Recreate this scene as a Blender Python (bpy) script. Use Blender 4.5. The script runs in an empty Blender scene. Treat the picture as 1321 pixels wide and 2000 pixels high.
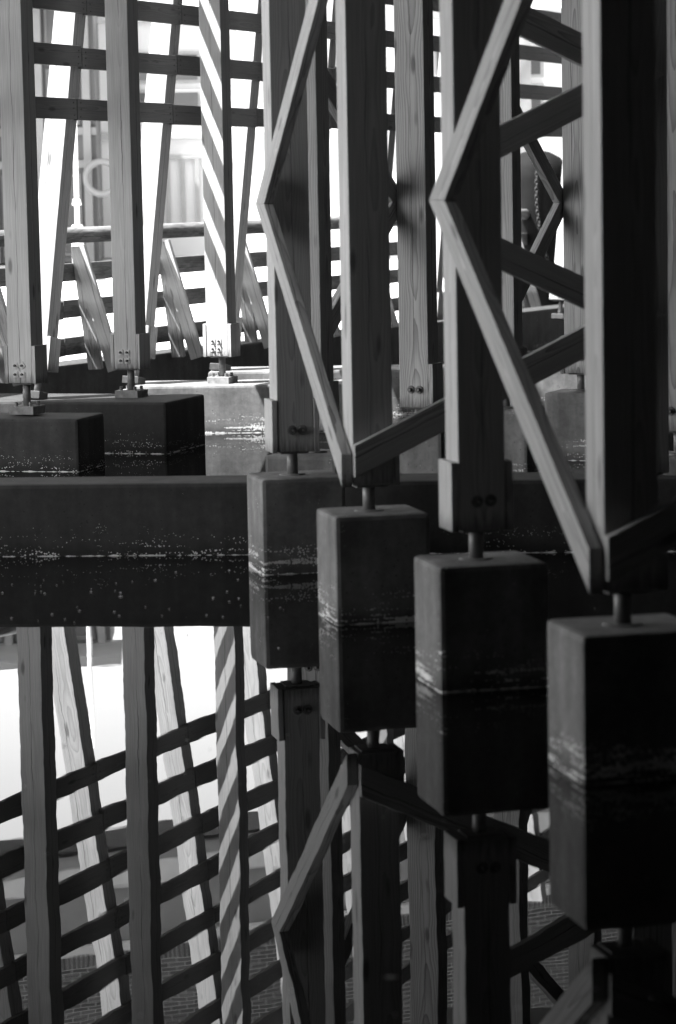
import bpy, bmesh, math, random
from mathutils import Vector, Matrix
random.seed(7)
S = bpy.context.scene
COL = S.collection

# ------------------------------------------------------------------ camera
cam_d = bpy.data.cameras.new('camera')
cam = bpy.data.objects.new('camera', cam_d); COL.objects.link(cam)
cam_d.sensor_fit = 'VERTICAL'; cam_d.sensor_height = 36.0; cam_d.sensor_width = 24.0
cam_d.lens = 99.0
PITCH = math.atan(625 / 5500.0); ROLL = 0.0187
cam.matrix_world = (Matrix.Translation((0, 0, 2.0)) @ Matrix.Rotation(math.pi / 2 - PITCH, 4, 'X')
                    @ Matrix.Rotation(-ROLL, 4, 'Z'))
cam_d.clip_start = 0.1; cam_d.clip_end = 5000
cam_d.dof.use_dof = True; cam_d.dof.focus_distance = 20.0; cam_d.dof.aperture_fstop = 3.2
cam_d.dof.aperture_blades = 9
S.camera = cam

# ------------------------------------------------------------------ sky and sun
SUN_DIR = Vector((0.454, 0.148, -0.879)).normalized()          # the way the light travels
SKY_STRENGTH = 0.15
EXPOSURE = 2.45
wd = bpy.data.worlds.new('World'); S.world = wd; wd.use_nodes = True
nt = wd.node_tree; nt.nodes.clear()
sky = nt.nodes.new('ShaderNodeTexSky'); sky.sky_type = 'NISHITA'; sky.sun_disc = False
sky.sun_elevation = math.asin(-SUN_DIR.z)
sky.sun_rotation = math.atan2(-SUN_DIR.x, -SUN_DIR.y)
bw = nt.nodes.new('ShaderNodeRGBToBW')
bg = nt.nodes.new('ShaderNodeBackground'); bg.inputs['Strength'].default_value = SKY_STRENGTH
wo = nt.nodes.new('ShaderNodeOutputWorld')
nt.links.new(sky.outputs['Color'], bw.inputs['Color'])
nt.links.new(bw.outputs['Val'], bg.inputs['Color'])
nt.links.new(bg.outputs['Background'], wo.inputs['Surface'])
sl = bpy.data.lights.new('sun', 'SUN'); sl.energy = 4.5; sl.angle = math.radians(0.53); sl.color = (1, 1, 1)
so = bpy.data.objects.new('sun', sl); COL.objects.link(so)
so.rotation_euler = SUN_DIR.to_track_quat('-Z', 'Y').to_euler()
so.location = (-20, -20, 40)

S.render.engine = 'CYCLES'
S.view_settings.view_transform = 'Standard'; S.view_settings.look = 'None'
S.view_settings.gamma = 1.0; S.view_settings.use_curve_mapping = False
S.view_settings.exposure = EXPOSURE
S.cycles.use_denoising = True
S.cycles.max_bounces = 8; S.cycles.diffuse_bounces = 4; S.cycles.glossy_bounces = 4
S.cycles.sample_clamp_indirect = 6.0

# ------------------------------------------------------------------ materials (a black and white photograph: all greys)
class NT:
    def __init__(s, name):
        s.m = bpy.data.materials.new(name); s.m.use_nodes = True
        s.t = s.m.node_tree; s.t.nodes.clear()
        s.out = s.t.nodes.new('ShaderNodeOutputMaterial')
        s.b = s.t.nodes.new('ShaderNodeBsdfPrincipled')
        s.t.links.new(s.b.outputs[0], s.out.inputs['Surface'])
    def n(s, typ, **kw):
        x = s.t.nodes.new('ShaderNode' + typ)
        for k, v in kw.items():
            setattr(x, k, v)
        return x
    def set(s, sock, v):
        if hasattr(v, 'is_output') or hasattr(v, 'links'):
            s.t.links.new(v, sock)
        else:
            sock.default_value = v
    def math(s, op, a, b=None, c=None, clamp=False):
        x = s.n('Math', operation=op); x.use_clamp = clamp
        s.set(x.inputs[0], a)
        if b is not None: s.set(x.inputs[1], b)
        if c is not None: s.set(x.inputs[2], c)
        return x.outputs[0]
    def noise(s, vec, scale, detail=3, rough=0.55, dist=0.0):
        x = s.n('TexNoise'); s.set(x.inputs['Vector'], vec)
        x.inputs['Scale'].default_value = scale; x.inputs['Detail'].default_value = detail
        x.inputs['Roughness'].default_value = rough; x.inputs['Distortion'].default_value = dist
        return x.outputs['Fac']
    def mapr(s, v, a, b, c, d):
        x = s.n('MapRange'); x.clamp = True
        s.set(x.inputs[0], v)
        for i, q in enumerate((a, b, c, d)): s.set(x.inputs[i + 1], q)
        return x.outputs[0]
    def xyz(s, v):
        x = s.n('SeparateXYZ'); s.set(x.inputs[0], v); return x.outputs
    def comb(s, a, b, c):
        x = s.n('CombineXYZ')
        for i, q in enumerate((a, b, c)): s.set(x.inputs[i], q)
        return x.outputs[0]
    def vmul(s, v, f):
        x = s.n('VectorMath', operation='MULTIPLY'); s.set(x.inputs[0], v); x.inputs[1].default_value = f
        return x.outputs[0]
    def mix(s, f, a, b):
        x = s.n('Mix'); x.data_type = 'FLOAT'; s.set(x.inputs[0], f); s.set(x.inputs[2], a); s.set(x.inputs[3], b)
        return x.outputs[0]
    def bump(s, h, strength, dist):
        x = s.n('Bump'); s.set(x.inputs['Height'], h); x.inputs['Strength'].default_value = strength
        x.inputs['Distance'].default_value = dist
        s.t.links.new(x.outputs[0], s.b.inputs['Normal'])
    def grey(s, v):
        s.set(s.b.inputs['Base Color'], s.comb(v, v, v) if not isinstance(v, float) else (v, v, v, 1))

def wood(name, base, contrast=0.4, crack=1.0, rough=0.75, grey_wear=0.0):
    t = NT(name)
    co = t.n('TexCoord').outputs['Object']
    rnd = t.n('ObjectInfo').outputs['Random']
    rnd2 = t.math('FRACT', t.math('MULTIPLY', rnd, 17.31))
    rnd3 = t.math('FRACT', t.math('MULTIPLY', rnd, 91.7))
    x, y, z = t.xyz(co)
    zz = t.math('ADD', z, t.math('MULTIPLY', rnd, 60.0))
    p = t.comb(x, y, zz)
    # rings round a pith that wanders along the length: gives cathedral grain on the faces
    w1 = t.noise(t.vmul(p, (2.0, 2.0, 0.8)), 1.0, 2)
    w2 = t.noise(t.vmul(p, (9.0, 9.0, 2.4)), 1.0, 3)
    px = t.math('ADD', x, t.mapr(rnd2, 0, 1, -0.035, 0.035))
    py = t.math('ADD', y, t.mapr(rnd3, 0, 1, -0.05, 0.05))
    r = t.math('SQRT', t.math('ADD', t.math('MULTIPLY', px, px), t.math('MULTIPLY', py, py)))
    r = t.math('ADD', r, t.math('MULTIPLY', w1, 0.07))
    r = t.math('ADD', r, t.math('MULTIPLY', w2, 0.012))
    ring = t.math('FRACT', t.math('MULTIPLY', r, 135.0))
    ring = t.math('POWER', ring, 2.2)
    fine = t.noise(t.vmul(p, (170.0, 170.0, 3.5)), 1.0, 2)
    broad = t.noise(t.vmul(p, (5.0, 5.0, 0.9)), 1.0, 3)
    v = t.math('MULTIPLY', t.mapr(ring, 0, 1, 1.0 + contrast * .35, 1.0 - contrast), t.mapr(fine, .25, .75, .86, 1.12))
    v = t.math('MULTIPLY', v, t.mapr(broad, .25, .75, .84, 1.14))
    v = t.math('MULTIPLY', v, t.mapr(rnd3, 0, 1, .88, 1.1))
    # knots
    vor = t.n('TexVoronoi'); t.set(vor.inputs['Vector'], t.vmul(p, (7.0, 7.0, 2.0))); vor.inputs['Scale'].default_value = 1.0
    kn = t.mapr(vor.outputs['Distance'], .07, .15, 1.0, 0.0)
    v = t.math('MULTIPLY', v, t.mapr(kn, 0, 1, 1.0, .45))
    # drying cracks running with the grain
    cw = t.math('MULTIPLY', t.math('SUBTRACT', t.noise(t.vmul(p, (0.0, 0.0, 2.2)), 1.0, 4), 0.5), 0.05)
    nx = t.math('ABSOLUTE', t.xyz(t.n('TexCoord').outputs['Normal'])[0])
    across = t.mix(t.math('GREATER_THAN', nx, .6), x, y)
    cd = t.math('ABSOLUTE', t.math('ADD', t.math('SUBTRACT', across, t.mapr(rnd, 0, 1, -.035, .03)), cw))
    cm = t.noise(t.vmul(p, (0.0, 0.0, 1.3)), 1.0, 2)
    wdt = t.mapr(cm, .38, .62, 0.0, .0026 * crack)
    cr = t.math('LESS_THAN', cd, wdt)
    v = t.math('MULTIPLY', v, t.mapr(cr, 0, 1, 1.0, .22))
    if grey_wear:
        st = t.noise(t.vmul(p, (14.0, 14.0, 3.0)), 1.0, 5, .7)
        v = t.math('MULTIPLY', v, t.mapr(st, .4, .62, 1.0, 1.0 - grey_wear))
    # damp, frayed lower ends
    pz = t.xyz(t.n('NewGeometry').outputs['Position'])[2]
    fr = t.noise(t.vmul(p, (70.0, 70.0, 9.0)), 1.0, 3)
    damp = t.mapr(t.math('ADD', pz, t.math('MULTIPLY', fr, -.16)), .56, .63, .45, 1.0)
    v = t.math('MULTIPLY', v, damp)
    v = t.math('MULTIPLY', v, base)
    t.grey(v)
    t.b.inputs['Roughness'].default_value = rough
    t.b.inputs['Specular IOR Level'].default_value = 0.25
    h = t.math('ADD', t.math('MULTIPLY', ring, -.35), t.math('ADD', t.math('MULTIPLY', fine, .8), t.math('MULTIPLY', cr, -2.5)))
    t.bump(h, .35, .0015)
    return t.m

def concrete(name, base, spots=1.0):
    t = NT(name)
    pos = t.n('NewGeometry').outputs['Position']
    x, y, z = t.xyz(pos)
    n1 = t.noise(pos, 3.4, 6, .65)
    n2 = t.noise(pos, 26.0, 4, .65)
    streak = t.noise(t.vmul(pos, (9.0, 9.0, .7)), 1.0, 3)
    v = t.math('MULTIPLY', t.mapr(n1, .28, .72, .58, 1.4), t.mapr(n2, .25, .75, .82, 1.16))
    v = t.math('MULTIPLY', v, t.mapr(streak, .3, .7, .72, 1.22))
    pv = t.n('TexVoronoi'); t.set(pv.inputs['Vector'], pos); pv.inputs['Scale'].default_value = 26.0
    pit = t.math('MULTIPLY', t.math('LESS_THAN', pv.outputs['Distance'], .11), t.math('GREATER_THAN', n1, .5))
    v = t.math('MULTIPLY', v, t.mapr(pit, 0, 1, 1, .45))
    # damp tide band
    wob = t.math('MULTIPLY', t.math('SUBTRACT', t.noise(t.vmul(pos, (3.0, 3.0, 0.0)), 1.0, 3), .5), .05)
    zz = t.math('ADD', z, wob)
    v = t.math('MULTIPLY', v, t.mapr(zz, .02, .085, .5, 1.0))
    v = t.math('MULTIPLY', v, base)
    # pale limescale and barnacle specks, thick in ragged rows near the water and sparse above
    vo = t.n('TexVoronoi'); t.set(vo.inputs['Vector'], pos); vo.inputs['Scale'].default_value = 75.0
    thr = t.noise(pos, 9.0, 3, .6)
    rows = t.noise(t.vmul(pos, (2.5, 2.5, 34.0)), 1.0, 3, .6)
    low = t.mapr(z, .03, .21, 1.0, 0.0)
    lim = t.math('ADD', t.math('MULTIPLY', t.mapr(rows, .44, .60, 0, .8), low), t.mapr(thr, .58, .78, 0.0, .3))
    sp = t.math('LESS_THAN', vo.outputs['Distance'], t.math('MULTIPLY', lim, spots))
    v = t.mix(sp, v, t.mapr(thr, .3, .7, .38, .8))
    # scum line right at the water
    brk = t.noise(t.vmul(pos, (14.0, 14.0, 0.0)), 1.0, 3)
    line = t.math('LESS_THAN', z, t.mapr(brk, .42, .66, .0, .0075))
    v = t.mix(line, v, .75)
    t.grey(v)
    t.b.inputs['Roughness'].default_value = .8
    t.b.inputs['Specular IOR Level'].default_value = .3
    t.bump(t.math('ADD', t.math('MULTIPLY', n2, .8), t.math('SUBTRACT', t.math('MULTIPLY', sp, .9), t.math('MULTIPLY', pit, 2.0))), .5, .004)
    return t.m

def plain(name, v, rough=.7, metal=0.0, var=.25, scale=6.0):
    t = NT(name)
    co = t.n('TexCoord').outputs['Object']
    n = t.noise(co, scale, 4, .6)
    t.grey(t.math('MULTIPLY', t.mapr(n, .25, .75, 1 - var, 1 + var), v))
    t.b.inputs['Roughness'].default_value = rough; t.b.inputs['Metallic'].default_value = metal
    if v < .1 and not metal: t.b.inputs['Specular IOR Level'].default_value = .1
    t.bump(n, .2, .003)
    return t.m

def water_mat():
    t = NT('water_surface')
    pos = t.n('NewGeometry').outputs['Position']
    t.grey(.006)
    t.b.inputs['Roughness'].default_value = 0.0
    t.b.inputs['IOR'].default_value = 1.333
    a = t.noise(t.vmul(pos, (1.0, .35, 1.0)), 1.1, 2, .5)
    b = t.noise(t.vmul(pos, (1.0, .45, 1.0)), 5.0, 2, .5)
    t.bump(t.math('ADD', a, t.math('MULTIPLY', b, .12)), 1.0, .0018)
    return t.m

def brick_mat():
    t = NT('brick_clay')
    co = t.n('TexCoord').outputs['Object']
    rnd = t.n('ObjectInfo').outputs['Random']
    n = t.noise(t.vmul(co, (1, 1, 1)), 30.0, 4)
    t.grey(t.math('MULTIPLY', t.mapr(n, .25, .75, .85, 1.15), t.mapr(rnd, 0, 1, .075, .15)))
    t.b.inputs['Roughness'].default_value = .85
    return t.m

M = dict(
    wood=wood('planed_larch', .42, .42),
    post=wood('squared_larch', .44, .24, 1.0),
    smooth=wood('planed_pale_larch', .46, .10, 1.2),
    pale=wood('pale_weathered_larch', .40, .25, 1.3, grey_wear=.12),
    dark=wood('damp_old_board', .17, .35, .8, grey_wear=.45),
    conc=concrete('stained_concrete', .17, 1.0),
    conc_shade=concrete('stained_shaded_concrete', .036, .45),  # darker copy for footings in shade; stain and shade both in the colour
    quay=concrete('dry_quay_concrete', .62, .0),
    steel=plain('galvanised_steel', .24, .6, .5, .3, 18),
    rust=plain('dull_steel', .17, .65, .3, .4, 22),
    plate=plain('dull_zinc_plate', .5, .6, 0, .15, 20), pad=plain('gritty_grout', .2, .9, 0, .4, 25),
    board=wood('shade_darkened_board', .145, .3, .7),  # same timber as the struts, with the fence's shade put into the colour
    shop=plain('shop_paint', .13, .7, 0, .2, 1), shoptrim=plain('shop_trim', .24, .7, 0, .2, 1),
    nut=plain('dark_nut', .05, .5, .4, .3, 30),
    bounce=plain('pale_bounce_grey', .45, .9, 0, .3, 1),  # pale grey of the added wall that throws light forward
    screen=plain('dark_screen', .055, .8, 0, .3, 2),  # dark grey of the added sun and sky blockers
    plaster=plain('white_plaster', .8, .85, 0, .05, .6),
    trim=plain('grey_trim', .42, .7, 0, .15, 2),
    pane=plain('dark_glass', .12, .15, 0, .2, 1),
    panel=plain('grey_cladding', .22, .75, 0, .12, 1.2),
    girder=plain('painted_girder', .22, .6, 0, .15, 1.0),
    ledge=plain('pale_stone_ledge', .55, .8, 0, .12, 2),
    mortar=plain('pale_mortar', .72, .9, 0, .15, 9),
    brick=brick_mat(),
    tank=plain('grey_tank_paint', .3, .45, .1, .15, 1),
    tar=plain('black_tar', .008, .8, 0, .35, 3),
    hull=plain('tarred_steel', .022, .75, 0, .3, 3),
    speck=plain('pale_seed_fluff', .45, .9, 0, .1, 3),
    water=water_mat(),
)

# ------------------------------------------------------------------ helpers
_cache = {}
def bm_mesh(key, bm, mat):
    me = bpy.data.meshes.new(key); bm.to_mesh(me); bm.free(); me.materials.append(mat); return me

def box_mesh(key, sx, sy, sz, mat, bev=.004, base=False):
    k = (key, round(sx, 4), round(sy, 4), round(sz, 4), mat.name, bev, base)
    if k in _cache: return _cache[k]
    bm = bmesh.new(); bmesh.ops.create_cube(bm, size=1.0)
    bmesh.ops.scale(bm, vec=(sx, sy, sz), verts=bm.verts)
    if base: bmesh.ops.translate(bm, vec=(0, 0, sz / 2), verts=bm.verts)
    if bev: bmesh.ops.bevel(bm, geom=bm.edges[:], offset=bev, segments=2, affect='EDGES', profile=.6)
    _cache[k] = bm_mesh(key, bm, mat); return _cache[k]

def cyl_mesh(key, r, h, mat, seg=20, r2=None, bev=0.0, base=True):
    k = ('c', key, r, h, mat.name, seg, r2, bev, base)
    if k in _cache: return _cache[k]
    bm = bmesh.new()
    bmesh.ops.create_cone(bm, cap_ends=True, segments=seg, radius1=r, radius2=r if r2 is None else r2, depth=h)
    if base: bmesh.ops.translate(bm, vec=(0, 0, h / 2), verts=bm.verts)
    if bev:
        bmesh.ops.bevel(bm, geom=[e for e in bm.edges if abs(e.verts[0].co.z - e.verts[1].co.z) < 1e-6],
                        offset=bev, segments=2, affect='EDGES')
    for f in bm.faces: f.smooth = len(f.verts) == 4 and seg > 8
    _cache[k] = bm_mesh(key, bm, mat); return _cache[k]

def link(name, me, parent=None, mtx=None):
    o = bpy.data.objects.new(name, me); COL.objects.link(o)
    if parent is not None: o.parent = parent
    if mtx is not None: o.matrix_basis = mtx
    return o

def T(x, y, z): return Matrix.Translation((x, y, z))
def RZ(a): return Matrix.Rotation(a, 4, 'Z')
def RX(a): return Matrix.Rotation(a, 4, 'X')
def RY(a): return Matrix.Rotation(a, 4, 'Y')

def tag(o, label, cat, group=None, kind=None):
    if label: o['label'] = label
    if cat: o['category'] = cat
    if group: o['group'] = group
    if kind: o['kind'] = kind
    return o

def thing(name, label, cat, x, y, z=0., yaw=0., group=None):
    o = link(name, None, None, T(x, y, z) @ RZ(yaw))
    return tag(o, label, cat, group)

def frame(p, d, up):
    """matrix with local Z along d, local X as near as may be to 'up'."""
    z = Vector(d).normalized(); x = Vector(up); x = (x - z * x.dot(z)).normalized(); y = z.cross(x)
    m = Matrix((x, y, z)).transposed().to_4x4(); m.translation = Vector(p); return m

def prism(name, quad, ax_s, ax_z, ax_t, origin, t0, t1, mat, parent, bev=.004):
    """a plank: outline 'quad' in the (s, z) plane, thickness t0..t1 along ax_t; local Z of the mesh runs along the plank."""
    o3 = Vector(origin); S_, Z_, T_ = Vector(ax_s), Vector(ax_z), Vector(ax_t)
    pts = [o3 + S_ * s + Z_ * z for s, z in quad]
    c = sum(pts, Vector()) / len(pts) + T_ * ((t0 + t1) / 2)
    d = (pts[2] + pts[3] - pts[0] - pts[1])
    mt = frame(c, d, T_); inv = mt.inverted()
    bm = bmesh.new()
    a = [bm.verts.new(inv @ (p + T_ * t0)) for p in pts]
    b = [bm.verts.new(inv @ (p + T_ * t1)) for p in pts]
    n = len(pts)
    bm.faces.new(a); bm.faces.new(b[::-1])
    for i in range(n): bm.faces.new((a[i], b[i], b[(i + 1) % n], a[(i + 1) % n]))
    bmesh.ops.recalc_face_normals(bm, faces=bm.faces[:])
    if bev: bmesh.ops.bevel(bm, geom=bm.edges[:], offset=bev, segments=2, affect='EDGES', profile=.6)
    return link(name, bm_mesh(name, bm, mat), parent, mt)

# ------------------------------------------------------------------ setting: water, bank, ground
def sheet(name, pts, mat, kind='structure'):
    bm = bmesh.new(); bm.faces.new([bm.verts.new(p) for p in pts])
    bmesh.ops.recalc_face_normals(bm, faces=bm.faces[:])
    o = link(name, bm_mesh(name, bm, mat)); o['kind'] = kind; return o

water = sheet('water', [(-400, -60, 0), (400, -60, 0), (400, 60, 0), (-400, 60, 0)], M['water'])
# pale sunlit slipway rising out of the water to the far quay
def slipway():
    bm = bmesh.new()
    prof = [(34.0, -.25), (36.0, .03), (43.0, .95), (60.0, 1.1), (3000.0, 1.1)]
    rows = []
    for yy, zz in prof:
        w = 60 if yy < 100 else 2500
        rows.append([bm.verts.new((xx * w / 60 * 1.0, yy + (.36 * xx if yy < 100 else 0), zz)) for xx in (-60, -20, 0, 20, 60)])
    for a, b in zip(rows, rows[1:]):
        for i in range(4): bm.faces.new((a[i], a[i + 1], b[i + 1], b[i]))
    bmesh.ops.recalc_face_normals(bm, faces=bm.faces[:])
    o = link('quay_slipway', bm_mesh('quay_slipway', bm, M['quay'])); o['kind'] = 'structure'
slipway()
def left_bounce():
    o = link('bounce_apron', box_mesh('bounce_apron', 50, 24, 1.1, M['quay'], .03), None, T(-35.5, 25.0, .15)); o['kind'] = 'structure'  # pale slab added out of view to throw sunlight in from the left
left_bounce()

# unseen blockers, added overhead and around to shade the near posts and water
AZ = Vector((SUN_DIR.x, SUN_DIR.y, 0)).normalized()
def blocker():
    t = thing('unseen_blocker', 'unseen dark blockers added overhead and around to shade the near posts', 'blocker', 0, 0, 0)
    def edge(x, w=21.87): return (w + AZ.y * x) / AZ.x
    bm = bmesh.new()
    poly = [(-6.9, edge(-6.9)), (.6, edge(.6)), (1.1, 30.3), (14, 30.3), (14, -12), (-6.9, -12)]  # added outline: left edge along the sun's azimuth, widened right against sky light
    N = len(poly)
    lo = [bm.verts.new((x, y, 7.0)) for x, y in poly]; hi = [bm.verts.new((x, y, 7.5)) for x, y in poly]
    bm.faces.new(lo[::-1]); bm.faces.new(hi)
    for i in range(N): bm.faces.new((lo[i], lo[(i + 1) % N], hi[(i + 1) % N], hi[i]))
    bmesh.ops.recalc_face_normals(bm, faces=bm.faces[:])
    link('overhead_blocker', bm_mesh('overhead_blocker', bm, M['screen']), t)
    for k in range(4):
        link('blocker_girder', box_mesh('blocker_girder', .3, 26, .5, M['screen'], 0), t, T(-5.6 + k * 3.6, 1.0, 6.74))
    link('rear_bounce_wall', box_mesh('rear_bounce_wall', 22.5, 1.0, 8.0, M['bounce'], .02), t, T(2.75, -6.0, 2.99))  # added behind the camera, pale to lift the post fronts
    link('side_blocker', box_mesh('side_blocker', .8, 36.0, 8.0, M['screen'], .02), t, T(9.0, 12.6, 2.99))  # this and the next two are added to close off side light
    link('side_blocker', box_mesh('far_side_blocker', .8, 12.4, 14.0, M['screen'], .02), t, T(9.0, 36.9, 5.99))
    link('side_blocker', box_mesh('near_side_blocker', .8, 14.9, 8.0, M['screen'], .02), t, T(-6.6, 2.1, 2.99))
blocker()

# ------------------------------------------------------------------ concrete
def conc_box(name, label, cat, x, y, yaw, sx, sy, top, group=None, bev=.022, mat='conc'):
    """box whose centre is at x, y; stands in the water"""
    o = link(name, box_mesh(name, sx, sy, top + .6, M[mat], bev), None, T(x, y, (top - .6) / 2) @ RZ(yaw))
    return tag(o, label, cat, group)

YB = math.atan2(.224, .975)            # near row of posts
YL = -math.radians(21.0)               # rows that run away to the right
vB = Vector((math.cos(YB), math.sin(YB), 0)); rB = Vector((-vB.y, vB.x, 0))
vL = Vector((math.cos(YL), math.sin(YL), 0)); uL = Vector((-vL.y, vL.x, 0))

B = {1: (-.238, 14.955), 2: (.147, 13.18), 3: (.559, 11.363), 4: (.971, 9.565)}
R = {0: (-.135, 16.30), 1: (.53, 17.86), 2: (1.17, 19.36), 3: (1.82, 20.87)}
R3 = (1.92, 15.74)
P = {1: (-2.30, 20.94), 2: (-1.63, 22.44), 3: (-.96, 23.90), 4: (-.29, 25.38), 5: (.38, 26.86)}

blk_lab = {
    4: 'nearest blurred concrete block at the lower right with a post rod on it',
    3: 'square concrete block under the post with two bolts, second from the right',
    2: 'square concrete block below the lit diagonal brace foot, third from the right',
    1: 'square concrete block touching the end of the long dark footing',
}
for k, (x, y) in B.items():
    conc_box('concrete_block', blk_lab[k], 'concrete block', x + .0145 * vB.x, y + .0145 * vB.y, YB, .454, .42, .507, 'square blocks under the near posts')
rb_lab = ['dim concrete block just behind the block at the long footing end',
          'concrete block under the grainy lit post with two round bolts',
          'small concrete block behind the pale diagonal brace, mostly hidden',
          'speckled concrete block far behind, left of the tall right post']
for k, (x, y) in R.items():
    conc_box('concrete_block', rb_lab[k], 'concrete block', x, y, YL, .44, .44, .50, 'square blocks under the middle row of posts')
conc_box('concrete_block', 'concrete block at the right picture edge below the bolted grey post', 'concrete block',
         R3[0] + .02, R3[1], YL, .44, .44, .50, 'square blocks under the middle row of posts')

def footing(label, cx, cy, yaw, left, right, depth, top, mat='conc_shade'):
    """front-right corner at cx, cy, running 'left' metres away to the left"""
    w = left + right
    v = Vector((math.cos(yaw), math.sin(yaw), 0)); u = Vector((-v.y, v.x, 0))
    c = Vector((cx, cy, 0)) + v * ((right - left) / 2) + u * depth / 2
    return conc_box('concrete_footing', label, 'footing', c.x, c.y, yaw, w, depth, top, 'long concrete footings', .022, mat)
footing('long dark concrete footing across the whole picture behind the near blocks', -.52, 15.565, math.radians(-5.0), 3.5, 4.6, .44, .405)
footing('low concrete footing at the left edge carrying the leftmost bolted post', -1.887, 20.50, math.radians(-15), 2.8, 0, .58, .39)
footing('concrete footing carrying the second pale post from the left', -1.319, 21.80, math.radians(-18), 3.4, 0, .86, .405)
footing('sunlit concrete footing under the striped post', -.9, 23.62, math.radians(-4), .82, 1.05, .72, .405, 'conc')
footing('bright concrete footing behind the one under the striped post', -.9, 25.35, math.radians(-4), .25, 3.4, .7, .41, 'conc')
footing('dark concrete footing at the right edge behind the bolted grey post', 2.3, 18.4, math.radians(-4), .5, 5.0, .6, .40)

# ------------------------------------------------------------------ posts
POST_TOP = 6.6
def post_base(t, pad):
    z0 = .40 if pad else .50
    if pad:
        bp = link('base_plate', box_mesh('base_plate', .2, .2, .062, M['pad'], .004), t, T(0, 0, z0 + .031))
        for sx in (-.06, .06):
            for sy in (-.06, .06):
                link('anchor_bolt', cyl_mesh('anchor_bolt', .013, .032, M['rust'], 6), bp, T(sx, sy, .03))
    else:
        link('base_plate', cyl_mesh('base_plate', .085, .012, M['rust'], 18, .06), t, T(0, 0, z0 + .001))
    zb = z0 + (.06 if pad else .006)
    link('steel_rod', cyl_mesh('steel_rod', .029, .645 - zb, M['steel'], 20), t, T(0, 0, zb))
    link('end_plate', box_mesh('end_plate', .15, .15, .008, M['rust'], .001), t, T(0, 0, .628))

def round_bolt(t, x, y, z):
    w = link('washer', cyl_mesh('washer', .0255, .008, M['rust'], 24, .022), t, T(x, y, z) @ RX(math.pi / 2))
    link('nut', cyl_mesh('nut', .0125, .018, M['nut'], 6), w, T(0, 0, .006))
    link('bolt_end', cyl_mesh('bolt_end', .007, .012, M['steel'], 10), w, T(0, 0, .022))

def square_bolt(t, x, y, z, rot):
    w = link('washer', box_mesh('square_washer', .043, .043, .007, M['plate'], .001), t, T(x, y, z) @ RX(math.pi / 2) @ RZ(rot))
    link('nut', cyl_mesh('nut', .0095, .016, M['nut'], 6), w, T(0, 0, .003))

def post(label, xy, yaw, group, mat, cheeks=(-1, 1), bolts='round', pad=False, lean=(0, 0)):
    t = thing('timber_post', label, 'post', xy[0], xy[1], 0, yaw, group)
    h = POST_TOP - .635
    link('timber', box_mesh('timber', .195, .195, h, mat, .006, True), t, T(0, 0, .635) @ RX(lean[1]) @ RY(lean[0]))
    for s in cheeks:
        hh = .29 + random.uniform(-.01, .02)
        link('cheek_board', box_mesh('cheek_board', .028, .2, .28, mat, .003), t, T(s * .1135, random.uniform(-.004, .004), .632 + .14))
    if bolts == 'round':
        for x in (-.028, .028): round_bolt(t, x + .008, -.0985, .752 + random.uniform(-.003, .003))
    elif bolts == 'square':
        for x in (-.028, .028):
            for z in (.70, .766): square_bolt(t, x - .01, -.0995, z, random.choice((0.02, -.05, .1, .6 if random.random() < .25 else 0)))
    post_base(t, pad)
    return t

gB = 'near posts in the shade'
post('dark post on the long footing end with two round bolts at its foot', B[1], YB, gB, M['post'])
post('dark post with a lit left edge ending in two meeting braces', B[2], YB, gB, M['post'], (1,), None)
post('dark bolted post second from the right with side boards at its foot', B[3], YB, gB, M['post'])
post('big blurred dark post nearest the right edge, braces meeting at its foot', B[4], YB, gB, M['post'], (1,), None)
gR = 'middle posts with grey fronts'
rl = ['grey post half hidden behind the dark bolted post on the left',
      'sharp grey post with wavy grain and two round bolts',
      'narrow grey post seen between two near posts on the right',
      'grey post far behind, just left of the nearest right post']
for k, xy in R.items(): post(rl[k], xy, YL, gR, M['wood'], (-1, 1) if k != 1 else (1,))
post('grey post cut by the right picture edge with a round bolt', R3, YL, gR, M['wood'], (1,))
gP = 'pale posts with square bolt plates'
pl = {1: 'leftmost pale post with four square bolt plates on the lowest footing',
      2: 'second pale post from the left with four square bolt plates',
      3: 'pale post striped with slanting bands of sunlight',
      4: 'pale post hidden mostly behind the dark bolted post',
      5: 'pale post hidden mostly behind the dark post with meeting braces'}
for k, xy in P.items(): post(pl[k], xy, YL, gP, M['smooth'], (-1, 1), 'square', True)

# ------------------------------------------------------------------ zigzag bracing
def side_zigzag(label, foot, mid, yaw, zj, levels, lift=.0):
    """planks on the left face: from the near post's foot up to the far post at zj and back, mirrored upward"""
    t = thing('zigzag_bracing', label, 'bracing', foot[0], foot[1], 0, math.atan2(-(mid[0] - foot[0]), mid[1] - foot[1]), 'zigzag bracings')
    L = math.hypot(mid[0] - foot[0], mid[1] - foot[1])
    zb, ht = .63 + lift, .156
    m = (zj - zb) / (L + .2); st = (zj - zb - ht) / m
    q = [(0, zb), (0, zb + ht), (st, zj), (L + .2, zj)]
    z0, flip = zb, False
    dz = zj - zb
    for k in range(levels):
        base = zb + k * dz
        if k % 2 == 0: quad = [(s, base + (z - zb)) for s, z in q]
        else: quad = [(s, base + dz - (z - zb)) for s, z in q]
        p = prism('brace_plank', quad, (0, 1, 0), (0, 0, 1), (1, 0, 0), (0, -.1, 0), -.152, -.101, M['wood'], t)
    for k in range(levels):
        z = zb + .08 if k == 0 else zb + k * dz
    return t
side_zigzag('pale zigzag planks from the dark bolted post down to the meeting braces', B[2], B[1], YB, 1.945, 4)
side_zigzag('large blurred pale zigzag planks running down to the lower right', B[4], B[3], YB, 1.96, 4)
side_zigzag('dark zigzag planks seen in the slit left of the grainy post', R[0], R[1], YL, 1.93, 4, .1)
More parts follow.
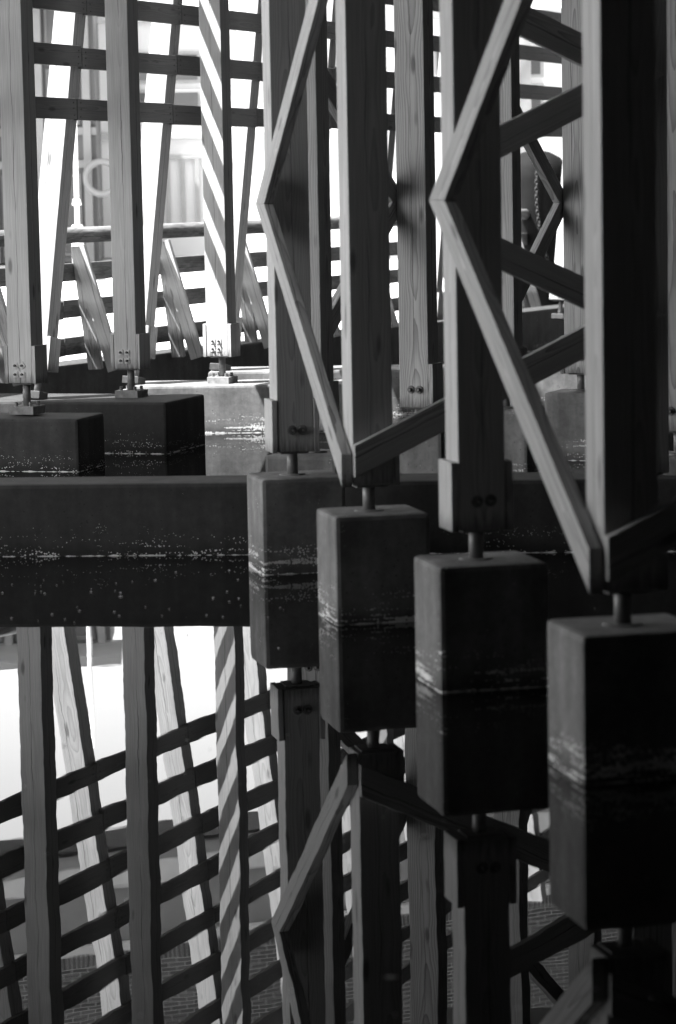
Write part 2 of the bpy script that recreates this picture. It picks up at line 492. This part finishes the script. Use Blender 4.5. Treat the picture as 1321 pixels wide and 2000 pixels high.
side_zigzag('thin zigzag planks far behind between the two right grey posts', R[2], R[3], YL, 1.89, 4, .1)

def cross_zigzag(label, at, yaw, far=True, levels=5):
    """planks on the camera side of a post, going right to a second post and back up"""
    t = thing('zigzag_bracing', label, 'bracing', at[0], at[1], 0, yaw, 'zigzag bracings')
    m, half = .476, .075
    zn = [.833, 1.39, 1.96, 2.52, 3.09, 3.66, 4.22, 4.79]
    x0, x1 = .17 - .1, 1.37 - .1
    def edge(zA, zB, left_to_right):
        # plank between seam heights zA (lower) and zB (upper)
        mm = (zB - zA) / (x1 - x0)
        e = half / mm
        if left_to_right: return [(x0 + e, zA), (x0 - e, zA), (x1 - e, zB), (x1 + e, zB)]
        return [(x1 - e, zA), (x1 + e, zA), (x0 + e, zB), (x0 - e, zB)]
    for k in range(levels):
        if k == 0:
            mm = (zn[1] - zn[0]) / (x1 - x0); e = half / mm
            z_at = lambda x: zn[0] + (x - x0) * mm
            quad = [(-.1, z_at(-.1) - half), (-.1, z_at(-.1) + half), (x1 - e, zn[1]), (x1 + e, zn[1])]
        else:
            quad = edge(zn[k], zn[k + 1], k % 2 == 0)
            mm = (zn[k + 1] - zn[k]) / (x1 - x0); e = half / mm; xc = .43
            if k % 2 == 0:
                zc = zn[k] + (xc - x0) * mm
                quad = [(xc, zc - half), (xc, zc + half), (x1 - e, zn[k + 1]), (x1 + e, zn[k + 1])]
            else:
                zc = zn[k + 1] - (xc - x0) * mm
                quad = [(x1 + e, zn[k]), (x1 - e, zn[k]), (xc, zc - half), (xc, zc + half)]
        prism('brace_plank', quad, (1, 0, 0), (0, 0, 1), (0, 1, 0), (0, 0, 0), -.152, -.101, M['wood'], t)
        if far:
            quad = edge(zn[k], zn[k + 1], k % 2 == 0)
            quad2 = [(3.0 - x, z) for x, z in quad]
            if k == 0: quad2 = edge(zn[0], zn[1], True); quad2 = [(3.0 - x, z) for x, z in quad2]
            prism('brace_plank', quad2, (1, 0, 0), (0, 0, 1), (0, 1, 0), (0, 0, 0), -.152, -.101, M['wood'], t)
    if far: link('hanger', box_mesh('hanger', .1, .1, 5.2, M['wood'], .004, True), t, T(.47, -.048, 1.0))
    return t
cross_zigzag('dark crossing planks between the two large right posts, rising from the meeting braces', B[2], YB)
cross_zigzag('blurred dark plank rising right from the nearest post foot', B[4], YB, False, 1)
n2 = Vector((B[2][0], B[2][1], 0)) + vB * 1.36
post('narrow hidden post where the dark crossing planks meet', (n2.x, n2.y), YB, gB, M['post'], (), None)

# ------------------------------------------------------------------ the slatted fence with leaning struts
def slat_fence():
    f = thing('slatted_fence', 'tall open fence of dark horizontal boards on sunlit leaning struts', 'fence', -2.23, 22.42)
    st = Vector((.675, 1.58, 0)); lean = Vector((.103, .15, 1.0))
    ks = list(range(-2, 9))
    u = st.normalized(); n = Vector((u.y, -u.x, 0))
    zt = 6.4
    foot = {k: st * (7.6 if k == 7 else 9.2 if k == 8 else k) + Vector((-.13, 0, .63)) for k in ks}
    for k in ks:
        ln = (zt - .63) * lean.length
        m = frame(foot[k], lean, vL)
        s = link('strut', box_mesh('strut', .19, .19, ln, M['pale'], .006, True), f, m)
        for sx in (-1, 1):
            link('cheek_board', box_mesh('cheek_board', .028, .19, .27, M['wood'], .003), s, T(sx * .111, 0, .135))
        link('steel_rod', cyl_mesh('strut_rod', .027, .2, M['steel'], 16), s, T(0, 0, -.19))
        link('base_plate', box_mesh('strut_base_plate', .15, .15, .062, M['nut'], .004), s, T(-.005, -.02, -.2))
    for k in ks[:-1]:
        for j in range(9):
            z = 2.685 + .424 * j
            a = foot[k] + lean * (z - .63); b = foot[k + 1] + lean * (z - .63)
            jit = random.uniform(-.012, .012)
            a = a + n * .121; b = b + n * .121
            d = (b - a); L = d.length - .012
            a = a + d.normalized() * .006 + Vector((0, 0, jit)); 
            m = frame(a, d, Vector((0, 0, 1)))
            bd = link('board', box_mesh('board', .166, .042, round(L, 3), M['board'], .004, True), f, m)
            if -1 <= k <= 3 and j < 4:
                for zz in (.05, L - .05):
                    for xx in (-.055, 0, .05):
                        link('nail_head', cyl_mesh('nail_head', .006, .004, M['nut'], 8), bd,
                             T(xx + random.uniform(-.006, .006), .0205 if m.to_3x3().col[1].dot(n) > 0 else -.0205, zz + random.uniform(-.008, .008)) @ RX(math.pi / 2 if m.to_3x3().col[1].dot(n) < 0 else -math.pi / 2))
    return f
slat_fence()

# ------------------------------------------------------------------ low fender fence farther out, with a log rail and props
def fender():
    st = Vector((.655, 1.66, 0)); n = 12
    o = Vector((-2.42, 25.0, 0)) - st * 2
    f = thing('fender_fence', 'low weathered board fence with a round top rail behind the posts', 'fence', o.x, o.y)
    u = st.normalized(); nn = Vector((u.y, -u.x, 0))
    for k in range(n):
        a = st * k
        # raking prop pair at each bay
        top = a + Vector((0, 0, 1.56)) + st * .1 + nn * .10
        for dx, dn, mt in ((.2, .14, 'wood'), (.02, .42, 'pale')):
            ft = a + st * .1 + u * dx + nn * dn + Vector((0, 0, .46))
            d = top - ft
            link('prop', box_mesh('prop', .13, .05, round(d.length, 2), M[mt], .004, True), f, frame(ft, d, Vector((vL.x, vL.y, 0))))
        for z in (.677, 1.005, 1.33):
            L = st.length - .01
            a2 = a + Vector((0, 0, z + random.uniform(-.01, .01)))
            link('board', box_mesh('fender_board', .158, .06, round(L, 3), M['dark'], .006, True), f, frame(a2, st, Vector((0, 0, 1))))
    m = frame(Vector((0, 0, 1.66)), st, Vector((0, 0, 1)))
    link('log_rail', cyl_mesh('log_rail', .072, st.length * n, M['dark'], 18), f, m)
    su = Vector((1.896, 3.694, 0)).normalized(); c = Vector((-2.495, 25.171, 0)) + su * 5.0 + Vector((-su.y, su.x, 0)) * .2
    tag(link('concrete_sill', box_mesh('concrete_sill', .4, 26, 1.2, M['conc_shade'], .02), None,
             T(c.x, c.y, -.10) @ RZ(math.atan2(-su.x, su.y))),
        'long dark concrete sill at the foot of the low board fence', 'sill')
fender()

# ------------------------------------------------------------------ far bank
def white_building():
    t = thing('white_building', 'bright white plastered building across the water with grey windows', 'building', -2.2, 46.2, 1.0, math.radians(4))
    link('wall', box_mesh('wall', 9.4, 5.0, 3.9, M['plaster'], .01, True), t, T(2.6, 2.5, 0))
    link('cornice', box_mesh('cornice', 9.6, .2, .12, M['ledge'], .01), t, T(2.6, -.08, 3.84))
    link('string_course', box_mesh('string_course', 9.4, .08, .1, M['ledge'], .01), t, T(2.6, -.04, 1.95))
    for x in (-1.0, -.2, 1.6, 2.6, 4.2, 5.4):
        for z in (2.35, 2.95):
            w = link('window', box_mesh('window', .62, .06, .5, M['trim'], .005), t, T(x, -.03, z + .1))
            link('pane', box_mesh('pane', .5, .03, .4, M['pane'], 0), w, T(0, -.03, 0))
    g = link('gate', box_mesh('gate', 1.3, .05, .05, M['trim'], .004), t, T(-.35, -.06, 1.6))
    for i in range(6):
        link('gate_bar', box_mesh('gate_bar', .07, .05, 1.15, M['trim'], .004), g, T(-.6 + i * .24, 0, -.58))
white_building()

def workshop():
    t = thing('workshop_building', 'blurred grey glazed workshop front behind the left posts', 'building', -6.6, 43.5, 1.0, math.radians(3))
    link('wall', box_mesh('wall', 6.0, 4.0, 4.1, M['shop'], .01, True), t, T(0, 2.0, 0))
    for i in range(9):
        link('pilaster', box_mesh('pilaster', .12, .16, 4.0, M['shoptrim'], .01, True), t, T(-2.9 + i * .72, -.08, 0))
    for z in (1.5, 2.0, 3.1):
        link('transom', box_mesh('transom', 6.0, .1, .12, M['shoptrim'], .01), t, T(0, -.05, z))
    for i in range(8):
        for z, h in ((.1, 1.25), (2.1, .85), (3.2, .7)):
            w = link('window', box_mesh('window', .5, .05, h, M['girder'], .005), t, T(-2.54 + i * .72, -.02, z + h / 2))
            link('pane', box_mesh('pane', .42, .03, round(h - .1, 2), M['pane'], 0), w, T(0, -.03, 0))
            if (i * 7 + int(z * 3)) % 3 == 0:
                link('paper_notice', box_mesh('paper_notice', .22, .01, .3, M['plaster'], 0), w, T(random.uniform(-.08, .08), -.05, random.uniform(-.1, .15)))
    link('shade_awning', box_mesh('shade_awning', 6.4, 1.5, .12, M['girder'], .01), t, T(0, -.76, 4.0))  # overhang added to keep the sun off the workshop front
    # ring hanging in a window
    bm = bmesh.new()
    for i in range(24):
        a = i / 24 * 2 * math.pi
        for j in range(8):
            b = j / 8 * 2 * math.pi
            r = .25 + .05 * math.cos(b)
            bm.verts.new((r * math.cos(a), .045 * math.sin(b), r * math.sin(a)))
    bm.verts.ensure_lookup_table()
    for i in range(24):
        for j in range(8):
            v = [bm.verts[(i % 24) * 8 + j], bm.verts[((i + 1) % 24) * 8 + j], bm.verts[((i + 1) % 24) * 8 + (j + 1) % 8], bm.verts[i * 8 + (j + 1) % 8]]
            bm.faces.new(v).smooth = True
    bmesh.ops.recalc_face_normals(bm, faces=bm.faces[:])
    tag(link('life_ring', bm_mesh('life_ring', bm, M['shoptrim']), None, T(-3.50, 43.25, 2.28)),
        'pale life ring hanging on the grey workshop front', 'life ring')
workshop()

def lamp_post():
    t = thing('lamp_post', 'slim white post standing before the grey workshop front', 'post', -3.66, 40.6, .9)
    link('pole', cyl_mesh('pole', .035, 4.6, M['plaster'], 14), t, T(0, 0, .5))
    link('pole_base', cyl_mesh('pole_base', .085, .62, M['plaster'], 16), t, T(0, 0, 0))
    link('collar', cyl_mesh('collar', .11, .1, M['plaster'], 16, .07), t, T(0, 0, .6))
    link('collar', cyl_mesh('upper_collar', .07, .09, M['plaster'], 16, .05), t, T(0, 0, .98))
lamp_post()

def piles():
    t = thing('storage_tank', 'blurred grey round tank high up behind the right posts', 'tank', 2.62, 45.0, 1.0)
    link('shell', cyl_mesh('tank_shell', .56, 2.1, M['tank'], 40, None, .03), t, T(0, 0, 1.5))
    link('tank_leg', cyl_mesh('tank_leg', .06, 1.5, M['hull'], 10), t, T(-.3, 0, 0)); link('tank_leg', cyl_mesh('tank_leg', .06, 1.5, M['hull'], 10), t, T(.3, 0, 0))
    t = thing('mooring_pile', 'dark round mooring pile with a hanging chain beyond the low fence', 'mooring pile', 2.74, 38.0, 0)
    bm = bmesh.new()
    prof = [(.43, -.5), (.43, 2.1), (.41, 2.27), (.33, 2.4), (.18, 2.48), (0.001, 2.51)]
    seg = 32; rows = []
    for r, z in prof: rows.append([bm.verts.new((r * math.cos(i / seg * 2 * math.pi), r * math.sin(i / seg * 2 * math.pi), z)) for i in range(seg)])
    for a, b in zip(rows, rows[1:]):
        for i in range(seg): bm.faces.new((a[i], a[(i + 1) % seg], b[(i + 1) % seg], b[i])).smooth = True
    link('pile_shaft', bm_mesh('pile_shaft', bm, M['tar']), t)
    ch = link('chain', box_mesh('chain_shackle', .08, .06, .06, M['steel'], .01), t, T(-.02, -.43, 2.33))
    for i in range(30):
        z = -.05 * i - .05
        bm2 = _cache.get('link_mesh')
        if bm2 is None:
            bm = bmesh.new(); N, K = 14, 6
            for a_ in range(N):
                a = a_ / N * 2 * math.pi
                for b_ in range(K):
                    b = b_ / K * 2 * math.pi; rr = .021 + .006 * math.cos(b)
                    bm.verts.new((rr * math.cos(a), .006 * math.sin(b), 1.5 * rr * math.sin(a)))
            bm.verts.ensure_lookup_table()
            for a_ in range(N):
                for b_ in range(K):
                    bm.faces.new([bm.verts[a_ * K + b_], bm.verts[((a_ + 1) % N) * K + b_], bm.verts[((a_ + 1) % N) * K + (b_ + 1) % K], bm.verts[a_ * K + (b_ + 1) % K]]).smooth = True
            bmesh.ops.recalc_face_normals(bm, faces=bm.faces[:])
            bm2 = bm_mesh('chain_link', bm, M['nut']); _cache['link_mesh'] = bm2
        link('chain_link', bm2, ch, T(.005 * i - .06 * math.sin(i / 23 * 3), -.02, z) @ RZ(.3 + (math.pi / 2 if i % 2 else 0)))
piles()

# brick gallery high across the far quay: only its mirror image is in the picture
def gallery():
    yaw = math.radians(24)
    t = thing('brick_gallery', 'raised brick gallery mirrored in the water at the lower left', 'building', -3.0, 43.0, 0, yaw)
    W = 26.0
    def band(name, z0, z1, y0, mat, d=1.3):
        link(name, box_mesh(name, W, d, z1 - z0, mat, .01), t, T(2, y0 + d / 2, (z0 + z1) / 2))
    band('edge_beam', 8.0, 8.07, -.10, M['hull'])
    band('girder', 8.073, 8.28, -.05, M['girder'])
    band('cladding', 8.283, 8.62, -.03, M['ledge'])
    band('girder', 8.623, 9.5, 0.03, M['girder'])
    band('ledge', 9.503, 9.64, -.12, M['ledge'])
    band('mortar_core', 9.643, 13.0, .012, M['mortar'])
    band('roof', 13.003, 13.3, -.4, M['girder'], 2.1)
    for sx in (-10.5, 14.5):
        link('pier', box_mesh('pier', .9, 1.1, 8.02, M['girder'], .03, True), t, T(sx, .65, -.03))
    bl, bh, jt = .236, .0585, .0155
    me = box_mesh('brick', bl, .1, bh, M['brick'], 0)
    me2 = box_mesh('soldier_brick', bh, .1, .215, M['brick'], 0)
    rest = bmesh.new(); count = 0
    def put(x, z, sold):
        nonlocal count
        dy = random.uniform(-.003, .003)
        if -3.3 < x < 1.75 and count < 298 and (sold or z < 10.85):
            link('brick', me2 if sold else me, t, T(x, .05 + dy, z)); count += 1
        else:
            r = bmesh.ops.create_cube(rest, size=1.0, matrix=T(x, .05 + dy, z) @ Matrix.Diagonal((bh if sold else bl, .1, .215 if sold else bh, 1)))
    zs = 9.645 + .11
    x = -10.8
    while x < 14.8: put(x, zs, True); x += bh + jt
    z = zs + .11 + jt + bh / 2; row = 0
    while z < 12.9:
        x = -10.8 + (.5 * (bl + jt) if row % 2 else 0)
        while x < 14.8: put(x, z, False); x += bl + jt
        z += bh + jt; row += 1
    o = link('brickwork', bm_mesh('brickwork', rest, M['brick']), t); o['kind'] = 'stuff'
gallery()

# ------------------------------------------------------------------ seeds and fluff floating on the water
def floaters():
    bm = bmesh.new(); rnd = random.Random(5)
    def disc(x, y, rx, ry):
        N = 7; vs = [bm.verts.new((x + rx * math.cos(i / N * 6.283) * rnd.uniform(.7, 1.2), y + ry * math.sin(i / N * 6.283) * rnd.uniform(.7, 1.2), .003)) for i in range(N)]
        c = bm.verts.new((x, y, .007))
        for i in range(N): bm.faces.new((vs[i], vs[(i + 1) % N], c))
    for _ in range(70):
        y = rnd.uniform(6.5, 15.2); x = rnd.uniform(-.14, .14) * y
        r = rnd.choice((.002, .002, .003, .003, .005))
        disc(x, y, r * 1.3, r)
    for _ in range(45):
        y = rnd.uniform(13.2, 15.3); x = rnd.uniform(-.13, -.02) * y
        r = rnd.choice((.002, .003, .005)); disc(x, y, r * 1.4, r)
    for x, y, r in ((.115, 7.02, .022), (.25, 8.6, .014), (-1.1, 14.0, .012), (-.2, 8.2, .015)): disc(x, y, r, r * .6)
    o = link('floating_fluff', bm_mesh('floating_fluff', bm, M['speck'])); o['kind'] = 'stuff'
floaters()
